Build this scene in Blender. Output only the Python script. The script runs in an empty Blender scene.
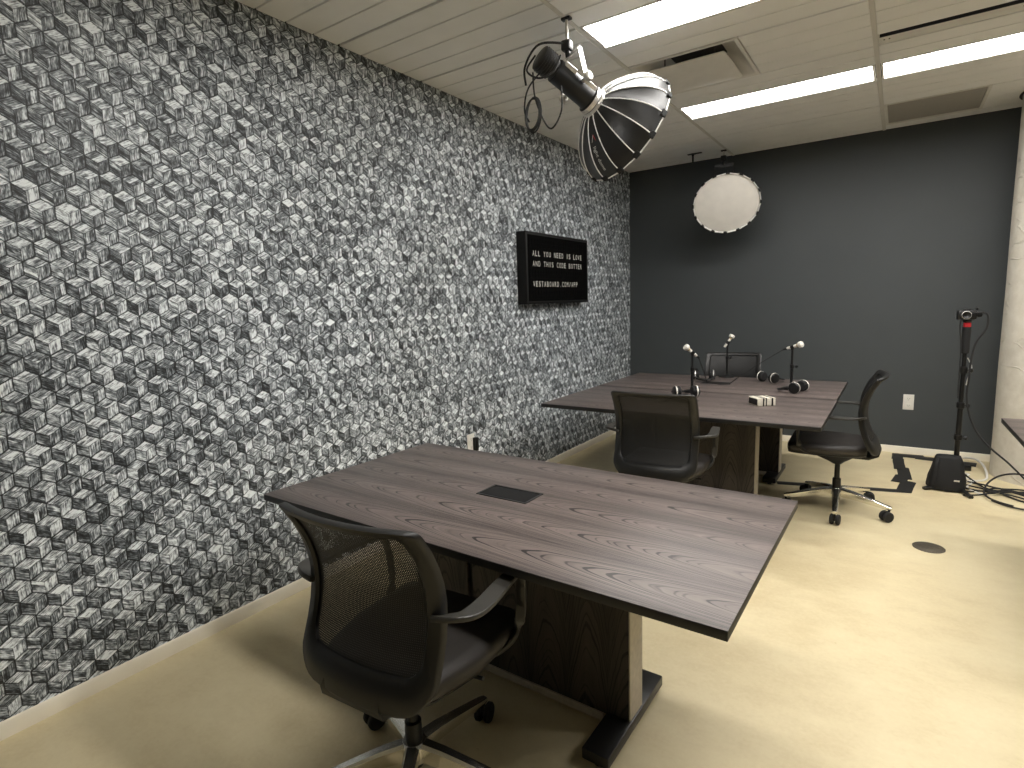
import bpy, bmesh, math, random
from mathutils import Vector, Matrix
random.seed(7)
PI = math.pi
C = bpy.context.scene.collection
H, D = 2.924, 6.26            # ceiling height, distance of the back wall

# ------------------------------------------------------------------ node helpers
class N:
    """tiny wrapper so that node maths reads like a formula"""
    def __init__(s, t, o): s.t, s.o = t, o
    def _m(s, op, *a, clamp=False):
        n = s.t.nodes.new('ShaderNodeMath'); n.operation = op; n.use_clamp = clamp
        for i, v in enumerate((s,) + a):
            if isinstance(v, N): s.t.links.new(v.o, n.inputs[i])
            else: n.inputs[i].default_value = v
        return N(s.t, n.outputs[0])
    def __add__(s, b): return s._m('ADD', b)
    def __sub__(s, b): return s._m('SUBTRACT', b)
    def __mul__(s, b): return s._m('MULTIPLY', b)
    def __truediv__(s, b): return s._m('DIVIDE', b)
    def fl(s): return s._m('FLOOR')
    def rnd(s): return s._m('ROUND')
    def ab(s): return s._m('ABSOLUTE')
    def fr(s): return s._m('FRACT')
    def mn(s, b): return s._m('MINIMUM', b)
    def mx(s, b): return s._m('MAXIMUM', b)
    def lt(s, b): return s._m('LESS_THAN', b)
    def gt(s, b): return s._m('GREATER_THAN', b)
    def pw(s, b): return s._m('POWER', b)
    def sin(s): return s._m('SINE')
    def sat(s): return s._m('ADD', 0.0, clamp=True)

class Mat:
    def __init__(s, name):
        s.m = bpy.data.materials.new(name); s.m.use_nodes = True
        s.t = s.m.node_tree; s.t.nodes.clear()
        s.out = s.t.nodes.new('ShaderNodeOutputMaterial')
        s.b = s.t.nodes.new('ShaderNodeBsdfPrincipled')
        s.t.links.new(s.b.outputs[0], s.out.inputs[0])
    def set(s, k, v):
        if isinstance(v, N): s.t.links.new(v.o, s.b.inputs[k])
        elif hasattr(v, 'is_output'): s.t.links.new(v, s.b.inputs[k])
        else:
            if isinstance(v, (tuple, list)) and len(v) == 3: v = (*v, 1)
            s.b.inputs[k].default_value = v
        return s
    def coords(s, kind='Object'):
        tc = s.t.nodes.new('ShaderNodeTexCoord'); sp = s.t.nodes.new('ShaderNodeSeparateXYZ')
        s.t.links.new(tc.outputs[kind], sp.inputs[0])
        return [N(s.t, o) for o in sp.outputs]
    def vec(s, x, y, z):
        n = s.t.nodes.new('ShaderNodeCombineXYZ')
        for i, v in enumerate((x, y, z)):
            if isinstance(v, N): s.t.links.new(v.o, n.inputs[i])
            else: n.inputs[i].default_value = v
        return n.outputs[0]
    def noise(s, v, scale=1.0, detail=2.0, rough=.5):
        n = s.t.nodes.new('ShaderNodeTexNoise'); n.inputs['Scale'].default_value = scale
        n.inputs['Detail'].default_value = detail; n.inputs['Roughness'].default_value = rough
        s.t.links.new(v, n.inputs['Vector']); return N(s.t, n.outputs[0])
    def white(s, v):
        n = s.t.nodes.new('ShaderNodeTexWhiteNoise'); n.noise_dimensions = '3D'
        s.t.links.new(v, n.inputs['Vector']); return N(s.t, n.outputs[0])
    def ramp(s, f, stops):
        n = s.t.nodes.new('ShaderNodeValToRGB'); e = n.color_ramp.elements
        while len(e) < len(stops): e.new(.5)
        for k, (p, c) in zip(e, stops): k.position = p; k.color = (*c, 1)
        s.t.links.new(f.o, n.inputs[0]); return n.outputs[0]
    def rng(s, f, a, b, c=0., d=1.):
        n = s.t.nodes.new('ShaderNodeMapRange'); n.clamp = True
        s.t.links.new(f.o, n.inputs[0])
        for i, v in enumerate((a, b, c, d)): n.inputs[i + 1].default_value = v
        return N(s.t, n.outputs[0])
    def bump(s, f, strength=.3, dist=.002):
        n = s.t.nodes.new('ShaderNodeBump'); n.inputs['Strength'].default_value = strength
        n.inputs['Distance'].default_value = dist
        s.t.links.new(f.o, n.inputs['Height']); s.t.links.new(n.outputs[0], s.b.inputs['Normal'])

def plain(name, col, rough=.5, metal=0., nscale=0, namp=.15, bump=0, **kw):
    """a plain colour with a little procedural unevenness"""
    m = Mat(name); m.set('Base Color', col); m.set('Roughness', rough); m.set('Metallic', metal)
    if nscale:
        x, y, z = m.coords(); f = m.noise(m.vec(x, y, z), nscale, 4)
        m.set('Base Color', m.ramp(f, [(.25, tuple(c * (1 - namp) for c in col)), (.75, tuple(min(1, c * (1 + namp)) for c in col))]))
        if bump: m.bump(f, bump, .002)
    for k, v in kw.items(): m.set(k.replace('_', ' '), v)
    return m.m

def wood_material(name, vertical=False, dark=(.011, .0085, .008), light=(.178, .142, .129), pitch=.187, C2=22, rough=.38):
    m = Mat(name); x, y, z = m.coords()
    if vertical: X, V, W = z * -1.0, x, y
    else: X, V, W = x, y, z
    s = (V / pitch) + .5
    leaf = s.fl(); v = (s.fr() - .5) * pitch
    rl = m.white(m.vec(leaf, 3.1, 7.7))
    v = v + (m.noise(m.vec(X * 1.3, leaf * 9.0, 0.), 1, 1) - .5) * .035
    wob = (m.noise(m.vec(X * 3.0, V * 16.0, W * 16.0), 1, 2) - .5) * .16
    r = X - (v * v) * C2 * 4.5 + rl * .25 + wob
    rings = m.noise(m.vec(r * 14.0, leaf * 5.0, 0.), 1, 2.5, .6)
    line = m.noise(m.vec(r * 30.0, leaf * 3.0 + 9.0, 2.), 1, 1, .5)
    fine = m.noise(m.vec(X * 5.0, V * 300.0, W * 300.0), 1, 3, .6)
    streak = m.noise(m.vec(X * 1.2, V * 40.0, W * 40.0), 1, 3, .6)
    edge = (v.ab() / (pitch * .5))
    t = m.rng(rings, .32, .68) * .46 + m.rng(fine, .25, .75) * .24 + m.rng(streak, .3, .7) * .30
    t = t - m.rng(line, .53, .60) * .62
    t = t - m.rng(edge, .35, 1.0) * .34 + .20
    m.set('Base Color', m.ramp(t.sat(), [(0, dark), (.45, tuple(a * .45 + b * .55 for a, b in zip(dark, light))), (1, light)]))
    m.set('Roughness', m.rng(fine, .2, .8, rough + .08, rough - .05))
    m.bump(fine, .12, .001)
    return m.m

def wallpaper_material():
    m = Mat('tumbling_block_wallpaper'); _, y, z = m.coords()
    W = .0790
    px = (y - .946) / W; py = (z - 1.478) / W
    R3 = math.sqrt(3)
    ax = (px + .5).fl(); ay = (py / R3 + .5).fl() * R3                 # lattice a
    bx = px.fl() + .5; by = (py / R3).fl() * R3 + R3 / 2               # lattice b
    qax, qay = px - ax, py - ay; qbx, qby = px - bx, py - by
    sel = (qax * qax + qay * qay).lt(qbx * qbx + qby * qby)
    inv = sel * -1.0 + 1.0
    qx = qax * sel + qbx * inv; qy = qay * sel + qby * inv
    ix = ((ax * sel + bx * inv) * 2.0).rnd(); iy = ((ay * sel + by * inv) / (R3 / 2)).rnd()
    out_a = out_b = face = None
    L = 1 / R3
    def rot(k):
        c, s = math.cos(k), math.sin(k)
        X = qx * c - qy * s; Y = qx * s + qy * c
        a = Y + X / R3; b = Y - X / R3
        return a / L, b / L
    fs = []
    for k, ang in enumerate((0, 2 * PI / 3, -2 * PI / 3)):
        a, b = rot(ang); f = a.mn(b).gt(0.0); fs.append((a, b, f))
    (a0, b0, f0), (a1, b1, f1), (a2, b2, f2) = fs
    f0 = f0; f1 = f1 * (f0 * -1.0 + 1.0); f2 = ((f0 + f1) * -1.0 + 1.0)
    a = a0 * f0 + a1 * f1 + a2 * f2; b = b0 * f0 + b1 * f1 + b2 * f2
    fid = f1 + f2 * 2.0
    r1 = m.white(m.vec(ix + .25, iy + .25, fid + .25)); r2 = m.white(m.vec(ix + 40.25, iy + .25, fid + .25))
    cube = m.white(m.vec(ix + .25, iy + 77.25, 5.))
    pl = (b * 2.6 + r2).fl()                                             # narrow planks inside each face
    rp = m.white(m.vec(ix + pl * 13.0 + .25, iy + .25, fid + 9.25))
    plf = (b * 2.6 + r2).fr()
    grain = m.noise(m.vec(a * 1.6 + r1 * 50.0, b * 11.0 + r2 * 30.0, fid * 7.0 + cube * 20.0), 1, 4, .65)
    spot = m.noise(m.vec(a * 2.2 + r2 * 40.0, b * 3.0 + r1 * 40.0, cube * 9.0), 1, 2)
    t = (r1 - .5) * .36 + (rp - .5) * .36 + (cube - .5) * .04 + (grain - .5) * 1.8 + (spot - .5) * 1.1 + .57
    t = t + f0 * .12 + f1 * .03 - f2 * .08
    # worn dark joints round each block, thinner ones along the inner edges and planks
    e_out = ((a * -1.0 + 1.0).mn(b * -1.0 + 1.0)); e_in = a.mn(b)
    t = t - m.rng(e_out, .0, .085, .62, 0.) - m.rng(e_in, .0, .05, .34, 0.)
    t = t - m.rng(plf.mn(plf * -1.0 + 1.0), .0, .07, .22, 0.)
    m.set('Base Color', m.ramp(t.sat(), [(0, (.005, .0062, .0072)), (.25, (.031, .037, .042)), (.50, (.155, .175, .190)), (.74, (.50, .54, .57)), (.93, (.90, .95, .97))]))
    m.set('Roughness', .55)
    m.bump(grain, .15, .001)
    return m.m

def floor_material():
    m = Mat('polished_concrete'); x, y, z = m.coords()
    f = m.noise(m.vec(x, y, z), 1.1, 6, .6); g = m.noise(m.vec(x * 1.0, y * 1.6, z), 5.0, 6, .65); h = m.noise(m.vec(x, y, z), 60.0, 3, .6)
    t = f * .5 + g * .36 + h * .14
    spots = m.noise(m.vec(x, y, z), 23.0, 1, .4)
    t = t - m.rng(spots, .80, .84) * .35
    m.set('Base Color', m.ramp(t, [(.30, (.500, .400, .230)), (.5, (.632, .540, .338)), (.68, (.706, .624, .415))]))
    m.set('Roughness', m.rng(g, .3, .7, .42, .56)); m.set('Specular IOR Level', .4)
    m.bump(h, .05, .001)
    return m.m

def mesh_fabric(name, col, pitch=.0052, hole=.42, tran=1.0):
    m = Mat(name); u, v, _ = m.coords('UV')
    hu = (u / pitch).fr(); hv = (v / pitch).fr()
    k = hu.gt(1 - hole ** .5) * hv.gt(1 - hole ** .5)
    m.set('Base Color', col); m.set('Roughness', .6)
    tr = m.t.nodes.new('ShaderNodeBsdfTransparent'); mix = m.t.nodes.new('ShaderNodeMixShader')
    m.t.links.new(k.o, mix.inputs[0]); m.t.links.new(m.b.outputs[0], mix.inputs[1]); m.t.links.new(tr.outputs[0], mix.inputs[2])
    m.t.links.new(mix.outputs[0], m.out.inputs[0])
    return m.m

def emit(name, col, st):
    m = Mat(name); m.set('Base Color', (.8, .8, .78)); m.set('Emission Color', col); m.set('Emission Strength', st); m.set('Roughness', .6)
    return m.m

M = dict(
    wallpaper=wallpaper_material(), concrete=floor_material(),
    top=wood_material('ash_veneer_top'), veneer=wood_material('ash_veneer_upright', True, (.005, .0038, .003), (.066, .052, .041), .166, 10, .5),
    edge=plain('dark_edge_band', (.006, .0055, .005), .5, nscale=60),
    slate=plain('slate_wall_paint', (.050, .057, .060), .62, nscale=3, namp=.04),
    plain_wall=plain('grey_wall_paint', (.055, .06, .062), .8, nscale=2, namp=.05),
    base=plain('cream_baseboard', (.86, .80, .66), .5, nscale=8, namp=.04),
    plank=plain('white_ceiling_plank', (.86, .855, .84), .7, nscale=5, namp=.035),
    tbar=plain('white_ceiling_rail', (.66, .64, .60), .6, nscale=9, namp=.03),
    gap=plain('dark_ceiling_void', (.035, .03, .026), .9, nscale=9),
    vent=plain('vent_metal', (.74, .72, .68), .5, nscale=12, namp=.05),
    grille=plain('grey_return_grille', (.36, .34, .31), .75, nscale=300, namp=.3),
    lampframe=plain('lamp_frame_white', (.75, .73, .68), .5, nscale=9, namp=.03),
    glow=emit('lamp_diffuser', (1.0, .97, .93), 24.0),
    black=plain('black_plastic', (.0045, .0045, .0045), .42, nscale=40),
    blackrub=plain('black_rubber', (.009, .009, .009), .7, nscale=40),
    fabric=plain('black_fabric', (.006, .006, .0062), .8, nscale=500, bump=.3),
    frame=plain('charcoal_frame_plastic', (.0055, .0052, .0046), .45, nscale=30),
    arm=plain('charcoal_arm_plastic', (.030, .028, .024), .38, nscale=30),
    leather=plain('dark_seat_leather', (.028, .024, .021), .5, nscale=14, namp=.2, bump=.35),
    alu=plain('polished_aluminium', (.80, .78, .72), .24, 1.0, nscale=20, namp=.05),
    steel=plain('brushed_steel', (.60, .57, .50), .32, 1.0, nscale=60, namp=.08),
    taupe=plain('taupe_metal_trim', (.46, .41, .335), .45, .0, nscale=40),
    foot=plain('dark_foot_metal', (.012, .0115, .011), .35, .0, nscale=30),
    chairmesh=mesh_fabric('black_chair_mesh', (.0045, .0044, .004), .0056, .08),
    white=plain('white_plastic', (.72, .70, .64), .4, nscale=20, namp=.04),
    whitepaint=None,
    softfab=plain('softbox_black_fabric', (.008, .0078, .0075), .42, nscale=120, namp=.3, bump=.2, Sheen_Weight=.08, Sheen_Roughness=.5),
    piping=plain('silver_piping', (.82, .81, .78), .45, .0, nscale=60),
    diffuse=plain('white_diffusion_cloth', (.80, .765, .70), .8, nscale=9, namp=.05, bump=.2),
    silver=plain('silver_lamp_housing', (.66, .64, .60), .3, .6, nscale=60),
    red=plain('red_accent', (.55, .02, .03), .5, nscale=40),
    signblack=plain('sign_black', (.004, .004, .004), .6, nscale=40, Specular_IOR_Level=.25),
    flap=plain('flap_black', (.0028, .0028, .0028), .95, nscale=80, Specular_IOR_Level=.04),
    letter=plain('flap_lettering_white', (.62, .61, .56), .6, nscale=80),
    tape=plain('black_cloth_tape', (.012, .0115, .0105), .62, nscale=200, bump=.3),
    drain=plain('bronze_floor_plate', (.11, .095, .07), .5, .5, nscale=120, namp=.3),
    cardw=plain('cream_card', (.62, .58, .48), .5, nscale=50),
    micw=plain('pearl_microphone', (.78, .75, .68), .3, .1, nscale=60),
    gold=plain('brass_collar', (.55, .43, .22), .3, .8, nscale=60),
)
def column_material():
    m = Mat('painted_concrete_column'); x, y, z = m.coords()
    f = m.noise(m.vec(x * 2.2, y * 2.2, z * 9.0), 1, 5, .6); g = m.noise(m.vec(x, y, z), 14.0, 4, .6)
    cr = (m.noise(m.vec(x * 1.5, y * 1.5, z * 5.0 + x * 1.2), 1, 3, .5) - .5).ab()
    crease = m.rng(cr, 0., .015, 1., 0.)
    h = f * .5 + g * .2 + crease * .8
    m.set('Base Color', m.ramp(g, [(.3, (.60, .555, .465)), (.7, (.70, .66, .57))])); m.set('Roughness', .55)
    m.bump(h, .6, .012)
    return m.m
M['column'] = column_material()

# ------------------------------------------------------------------ mesh helpers
class MB:
    def __init__(s): s.bm = bmesh.new(); s.mats = []; s.mi = 0; s.uv = None
    def mat(s, m):
        if m not in s.mats: s.mats.append(m)
        s.mi = s.mats.index(m); return s
    def face(s, vs):
        try: f = s.bm.faces.new(vs); f.material_index = s.mi; return f
        except ValueError: return None
    def box(s, c, d, rot=None, bev=0., seg=2):
        r = bmesh.ops.create_cube(s.bm, size=1.0); vs = r['verts']
        for v in vs: v.co = Vector((v.co.x * d[0], v.co.y * d[1], v.co.z * d[2]))
        es = list({e for v in vs for e in v.link_edges})
        fs = list({f for v in vs for f in v.link_faces})
        if bev:
            q = bmesh.ops.bevel(s.bm, geom=es, offset=bev, segments=seg, affect='EDGES', profile=.5)
            fs = list({f for f in q['faces']} | {f for f in fs if f.is_valid}); vs = list({v for f in fs for v in f.verts})
        T = Matrix.Translation(c) @ (rot.to_4x4() if rot else Matrix())
        for v in vs: v.co = T @ v.co
        for f in fs: f.material_index = s.mi
        return s
    def loft(s, rings, caps=True, closed=True):
        rv = [[s.bm.verts.new(p) for p in r] for r in rings]
        n = len(rings[0])
        for a, b in zip(rv, rv[1:]):
            for i in range(n if closed else n - 1):
                s.face((a[i], a[(i + 1) % n], b[(i + 1) % n], b[i]))
        if caps:
            s.face(rv[0][::-1]); s.face(rv[-1])
        return rv
    def tube(s, pts, r, n=8, caps=True, smooth=0, closed=False):
        pts = [Vector(p) for p in pts]
        if smooth: pts = spline(pts, smooth)
        rr = r if isinstance(r, (list, tuple)) else [r] * len(pts)
        if len(rr) != len(pts): rr = [rr[0] + (rr[-1] - rr[0]) * i / (len(pts) - 1) for i in range(len(pts))]
        rings = []; prev = None
        for i, p in enumerate(pts):
            t = (pts[min(i + 1, len(pts) - 1)] - pts[max(i - 1, 0)]).normalized()
            if prev is None:
                a = Vector((0, 0, 1)) if abs(t.z) < .9 else Vector((1, 0, 0)); prev = t.cross(a).normalized()
            sd = (prev - t * prev.dot(t)).normalized(); prev = sd; up = t.cross(sd)
            rings.append([p + (sd * math.cos(k * 2 * PI / n) + up * math.sin(k * 2 * PI / n)) * rr[i] for k in range(n)])
        s.loft(rings, caps); return s
    def lathe(s, prof, T=None, n=24, caps=True):
        """prof: (radius, height) along local z, T places it"""
        T = T or Matrix()
        s.loft([[T @ Vector((r * math.cos(k * 2 * PI / n), r * math.sin(k * 2 * PI / n), h)) for k in range(n)] for r, h in prof], caps); return s
    def sweep(s, pts, w, h, up=(0, 0, 1), sm=6, rnd=.35):
        P = spline([Vector(p) for p in pts], sm); m = len(P)
        def val(a, i):
            if not isinstance(a, (list, tuple)): return a
            f = i / (m - 1) * (len(a) - 1); k = min(int(f), len(a) - 2); return a[k] + (a[k + 1] - a[k]) * (f - k)
        rings = []; U = Vector(up)
        for i, p in enumerate(P):
            t = (P[min(i + 1, m - 1)] - P[max(i - 1, 0)]).normalized()
            sd = t.cross(U)
            if sd.length < .05: sd = prev
            sd.normalize(); prev = sd; nn = sd.cross(t)
            W, Hh = val(w, i) / 2, val(h, i) / 2; q = min(W, Hh) * rnd
            pr = [(W, -Hh + q), (W, Hh - q), (W - q, Hh), (-W + q, Hh), (-W, Hh - q), (-W, -Hh + q), (-W + q, -Hh), (W - q, -Hh)]
            rings.append([p + sd * a + nn * b for a, b in pr])
        s.loft(rings); return s
    def build(s, name, m=None, parent=None, smooth=True, ang=38, loc=None, rot=None):
        bmesh.ops.recalc_face_normals(s.bm, faces=s.bm.faces)
        me = bpy.data.meshes.new(name); s.bm.to_mesh(me); s.bm.free()
        for k in (s.mats or [m]): me.materials.append(k)
        if smooth:
            me.polygons.foreach_set('use_smooth', [True] * len(me.polygons)); me.set_sharp_from_angle(angle=math.radians(ang))
        o = bpy.data.objects.new(name, me); C.objects.link(o)
        if parent: o.parent = parent
        if loc: o.location = loc
        if rot: o.rotation_euler = rot
        return o

def spline(P, n):
    out = []
    for i in range(len(P) - 1):
        a, b, c, d = P[max(i - 1, 0)], P[i], P[i + 1], P[min(i + 2, len(P) - 1)]
        for k in range(n):
            t = k / n
            out.append(.5 * ((2 * b) + (c - a) * t + (2 * a - 5 * b + 4 * c - d) * t * t + (3 * b - a - 3 * c + d) * t ** 3))
    out.append(P[-1]); return out

def rrect(cx, cy, hw, hh, r, n=6, seg=5):
    """rounded rectangle as a list of (x, y); same count for any radius"""
    out = []
    for sx, sy, a0 in ((1, 1, 0), (-1, 1, 90), (-1, -1, 180), (1, -1, 270)):
        rr = r[1] if (isinstance(r, tuple) and sy < 0) else (r[0] if isinstance(r, tuple) else r)
        for k in range(n + 1):
            a = math.radians(a0 + 90 * k / n)
            out.append((cx + sx * (hw - rr) + rr * math.cos(a), cy + sy * (hh - rr) + rr * math.sin(a)))
        nx, ny, na = {0: (-1, 1, 90), 90: (-1, -1, 180), 180: (1, -1, 270), 270: (1, 1, 360)}[a0]
        rn = r[1] if (isinstance(r, tuple) and ny < 0) else (r[0] if isinstance(r, tuple) else r)
        a = math.radians(na); q = (cx + nx * (hw - rn) + rn * math.cos(a), cy + ny * (hh - rn) + rn * math.sin(a))
        p = out[-1]
        for k in range(1, seg): out.append((p[0] + (q[0] - p[0]) * k / seg, p[1] + (q[1] - p[1]) * k / seg))
    return out

def thing(name, label, cat, loc=(0, 0, 0), rz=0., group=None):
    o = bpy.data.objects.new(name, None); C.objects.link(o); o.empty_display_size = .1
    o.location = loc; o.rotation_euler = (0, 0, rz); o['label'] = label; o['category'] = cat
    if group: o['group'] = group
    return o
def tag(o, label, cat, group=None):
    o['label'] = label; o['category'] = cat
    if group: o['group'] = group
    return o
def struct(o): o['kind'] = 'structure'; return o
def dup(root, loc, rz, label, group=None):
    def cp(o, par):
        c = o.copy(); C.objects.link(c)
        if par: c.parent = par
        for ch in list(o.children): cp(ch, c)
        return c
    r = cp(root, None); r.location = loc; r.rotation_euler = (0, 0, rz); r['label'] = label
    if group: r['group'] = group
    return r
def axis_matrix(p, d, up=(0, 0, 1)):
    """local z along d"""
    d = Vector(d).normalized(); u = Vector(up)
    if abs(d.dot(u)) > .98: u = Vector((1, 0, 0))
    x = u.cross(d).normalized(); y = d.cross(x)
    m = Matrix((x, y, d)).transposed().to_4x4(); m.translation = Vector(p); return m

# ------------------------------------------------------------------ the room
XR, YB = 5.4, -3.2
def slab(name, c, d, m): return struct(MB().box(c, d).build(name, m, smooth=False))
slab('floor', ((XR) / 2, (D + YB) / 2, -.05), (XR + .3, D - YB + .3, .1), M['concrete'])
slab('wall_left', (-.05, (D + YB) / 2, H / 2), (.1, D - YB, H), M['wallpaper'])
slab('wall_back', (XR / 2, D + .05, H / 2), (XR + .2, .1, H), M['slate'])
slab('wall_right', (XR + .05, (D + YB) / 2, H / 2), (.1, D - YB, H), M['plain_wall'])
slab('wall_front', (XR / 2, YB - .05, H / 2), (XR + .2, .1, H), M['plain_wall'])
def baseboard(name, a, b, nrm):
    a, b, nrm = Vector(a), Vector(b), Vector(nrm)
    pr = [(0, .0), (.012, .0), (.012, .052), (.008, .061), (.002, .064), (0, .064)]
    mb = MB(); mb.loft([[p + nrm * x + Vector((0, 0, z)) for x, z in pr] for p in (a, b)])
    return struct(mb.build(name, M['base'], ang=25))
baseboard('baseboard_left', (0, YB, 0), (0, D, 0), (1, 0, 0))
baseboard('baseboard_back', (.012, D, 0), (3.50, D, 0), (0, -1, 0))

# ceiling: narrow planks in bays between rails that run away from the camera
G = [-.172, 1.124, 2.408, 3.692, 4.976]
PP = .1615; Y0 = 2.856
rows = [1.241, 2.856, 4.471]
holes = []          # (x0,x1,y0,y1)
bays = lambda r: (1, 2) if r < 1 else (1, 2, 3)
for r_, yr in enumerate(rows):
    for b in bays(r_):
        holes.append((G[b], G[b + 1] if b < 4 else XR, yr, yr + .323))
VENT = (1.137, 1.783, 3.502, 4.148); holes.append(VENT)
GRIL = (2.421, 3.066, 5.440, 6.086); holes.append(GRIL)
SLOT = (2.421, 3.679, 3.985, 4.148); holes.append(SLOT)
mb = MB(); mb.mat(M['plank'])
xs = [0.0] + G[1:] + [XR]
k0 = int((YB - Y0) / PP) - 1
for b in range(len(xs) - 1):
    x0, x1 = xs[b] + (.013 if b else 0), xs[b + 1] - .013
    y = Y0 + k0 * PP
    k = k0
    while y < D:
        ya, yb = max(y, YB), min(y + PP, D)
        g = .0085 if k % 4 == 0 else .0042
        g2 = .0085 if (k + 1) % 4 == 0 else .0042
        spans = [(x0, x1)]
        for hx0, hx1, hy0, hy1 in holes:
            if yb > hy0 + .01 and ya < hy1 - .01:
                ns = []
                for s0, s1 in spans:
                    if hx1 <= s0 or hx0 >= s1: ns.append((s0, s1)); continue
                    if hx0 > s0 + .03: ns.append((s0, hx0))
                    if hx1 < s1 - .03: ns.append((hx1, s1))
                spans = ns
        if yb - ya > .02:
            for s0, s1 in spans:
                mb.box(((s0 + s1) / 2, (ya + g + yb - g2) / 2, H + .010), (s1 - s0, yb - ya - g - g2, .020), bev=.0025, seg=1)
        y += PP; k += 1
mb.mat(M['gap']).box((XR / 2, (D + YB) / 2, H + .20), (XR + .2, D - YB + .2, .02))
struct(mb.build('ceiling', ang=30))
for i, gx in enumerate(G[1:]):
    m_ = MB(); m_.box((gx, (D + YB) / 2, H + .006), (.025, D - YB, .014), bev=.002, seg=1); m_.box((gx, (D + YB) / 2, H + .05), (.004, D - YB, .08))
    struct(m_.build('trim_%d' % (i + 1), M['tbar']))

# recessed lamps
where = {(1, 1): 'long glowing ceiling light panel nearest above the hanging black softbox',
         (2, 1): 'glowing ceiling light panel between the square vent and the back wall',
         (2, 2): 'glowing ceiling light panel at right, between slot vent and grey grille',
         (1, 2): 'ceiling light panel just above the frame, right of the one over the softbox',
         (1, 3): 'outermost right ceiling light panel, outside the frame, level with the softbox',
         (2, 3): 'outermost right ceiling light panel of the row nearest the back wall',
         (0, 1): 'ceiling light panel above the nearest table, outside the frame',
         (0, 2): 'ceiling light panel right of the one above the nearest table, outside the frame',
         }
for r, yr in enumerate(rows):
    for b in bays(r):
        x0, x1 = G[b] + .018, min(G[b + 1], XR) - .018
        lab = where[(r, b)]
        t = thing('ceiling_light', lab, 'light', ((x0 + x1) / 2, yr + .1615, H), 0, 'recessed ceiling light panels')
        hx, hy = (x1 - x0) / 2, .158
        ya, yb = (-.155, .118)                                         # luminous opening, a wider lip on the far side
        f = MB()
        f.box((0, (yb + hy) / 2 + .002, .006), (2 * hx, hy - yb, .016), bev=.002, seg=1)
        f.box((0, yb + .003, -.002), (2 * hx - .02, .005, .016))
        f.box((0, ya - .002, .006), (2 * hx, .008, .016)); f.box((-hx + .006, (ya + yb) / 2, .006), (.012, yb - ya, .016)); f.box((hx - .006, (ya + yb) / 2, .006), (.012, yb - ya, .016))
        f.build('frame', M['lampframe'], t)
        MB().box((0, (ya + yb) / 2, .004), (2 * hx - .026, yb - ya - .006, .004)).build('diffuser', M['glow'], t, smooth=False)

# square diffuser vent
cx, cy = (VENT[0] + VENT[1]) / 2, (VENT[2] + VENT[3]) / 2
t = thing('ceiling_vent', 'square metal air vent with a dropped centre plate in the ceiling', 'vent', (cx, cy, H))
hw = .318
def sq(h, z, r=.02): return [Vector((a, b, z)) for a, b in rrect(0, 0, h, h, r, 4, 2)]
f = MB(); f.loft([sq(hw, .012, .003), sq(hw, -.003, .003), sq(hw - .018, -.004, .004), sq(hw - .028, .006, .03), sq(hw - .055, .055, .05), sq(hw - .10, .085, .06), sq(.16, .11, .05)], caps=False)
f.build('frame', M['vent'], t, ang=50)
MB().box((0, 0, .118), (.34, .34, .01)).build('duct', M['gap'], t)
f = MB(); f.loft([sq(.225, -.012, .015), sq(.232, -.018, .02), sq(.232, -.022, .02), sq(.222, -.026, .02), sq(.15, -.028, .02), sq(.05, -.028, .02)]); f.build('plate', M['vent'], t)
for a, b in ((.15, .15), (-.15, .15), (.15, -.15), (-.15, -.15)): MB().tube([(a, b, -.02), (a, b, .11)], .004, 6).build('bracket', M['gap'], t)
# slot vent
t = thing('slot_vent', 'long narrow slot air vent with dark gap above the right light', 'vent', ((SLOT[0] + SLOT[1]) / 2, 0, H))
L2 = (SLOT[1] - SLOT[0]) / 2
f = MB(); f.box((0, 4.092, .012), (2 * L2, .106, .02), bev=.003, seg=1); f.box((-L2 + .004, 4.012, .02), (.008, .053, .04)); f.box((L2 - .004, 4.012, .02), (.008, .053, .04))
f.build('housing', M['vent'], t)
f = MB(); f.box((0, 4.012, .07), (2 * L2, .06, .01)); f.box((0, 4.034, .035), (2 * L2, .006, .068)); f.build('duct', M['black'], t)
for k in (-.60, -.575, 0, .03, .055, .08, .60):
    MB().lathe([(.004, 0), (.004, -.003)], Matrix.Translation((k, 4.080 + .012 * (k > .04), .002)), 8).build('rivet', M['gap'], t)
# return grille
cx, cy = (GRIL[0] + GRIL[1]) / 2, (GRIL[2] + GRIL[3]) / 2
t = thing('return_grille', 'flat square grey return air grille beside the back wall', 'vent', (cx, cy, H))
f = MB()
for a, b, w, h in ((0, .312, .646, .022), (0, -.312, .646, .022), (.312, 0, .022, .602), (-.312, 0, .022, .602)): f.box((a, b, .006), (w, h, .014), bev=.002, seg=1)
f.build('frame', M['vent'], t)
f = MB(); f.box((0, 0, .012), (.602, .602, .006)); f.build('screen', M['grille'], t)

# round concrete column
CX, CY, CR = 3.635, 5.86, .352
mb = MB(); mb.lathe([(CR, 0), (CR, .4), (CR + .003, .9), (CR, 1.5), (CR + .003, 2.1), (CR, 2.6), (CR, H)], Matrix.Translation((CX, CY, 0)), 64)
o = struct(mb.build('wall_column', M['column'], ang=60))
mb = MB(); mb.lathe([(CR + .001, H - .004), (CR + .020, H - .004), (CR + .020, H + .002), (CR + .001, H + .002)], Matrix.Translation((CX, CY, 0)), 64, caps=False)
struct(mb.build('trim_9', M['gap']))

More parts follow.
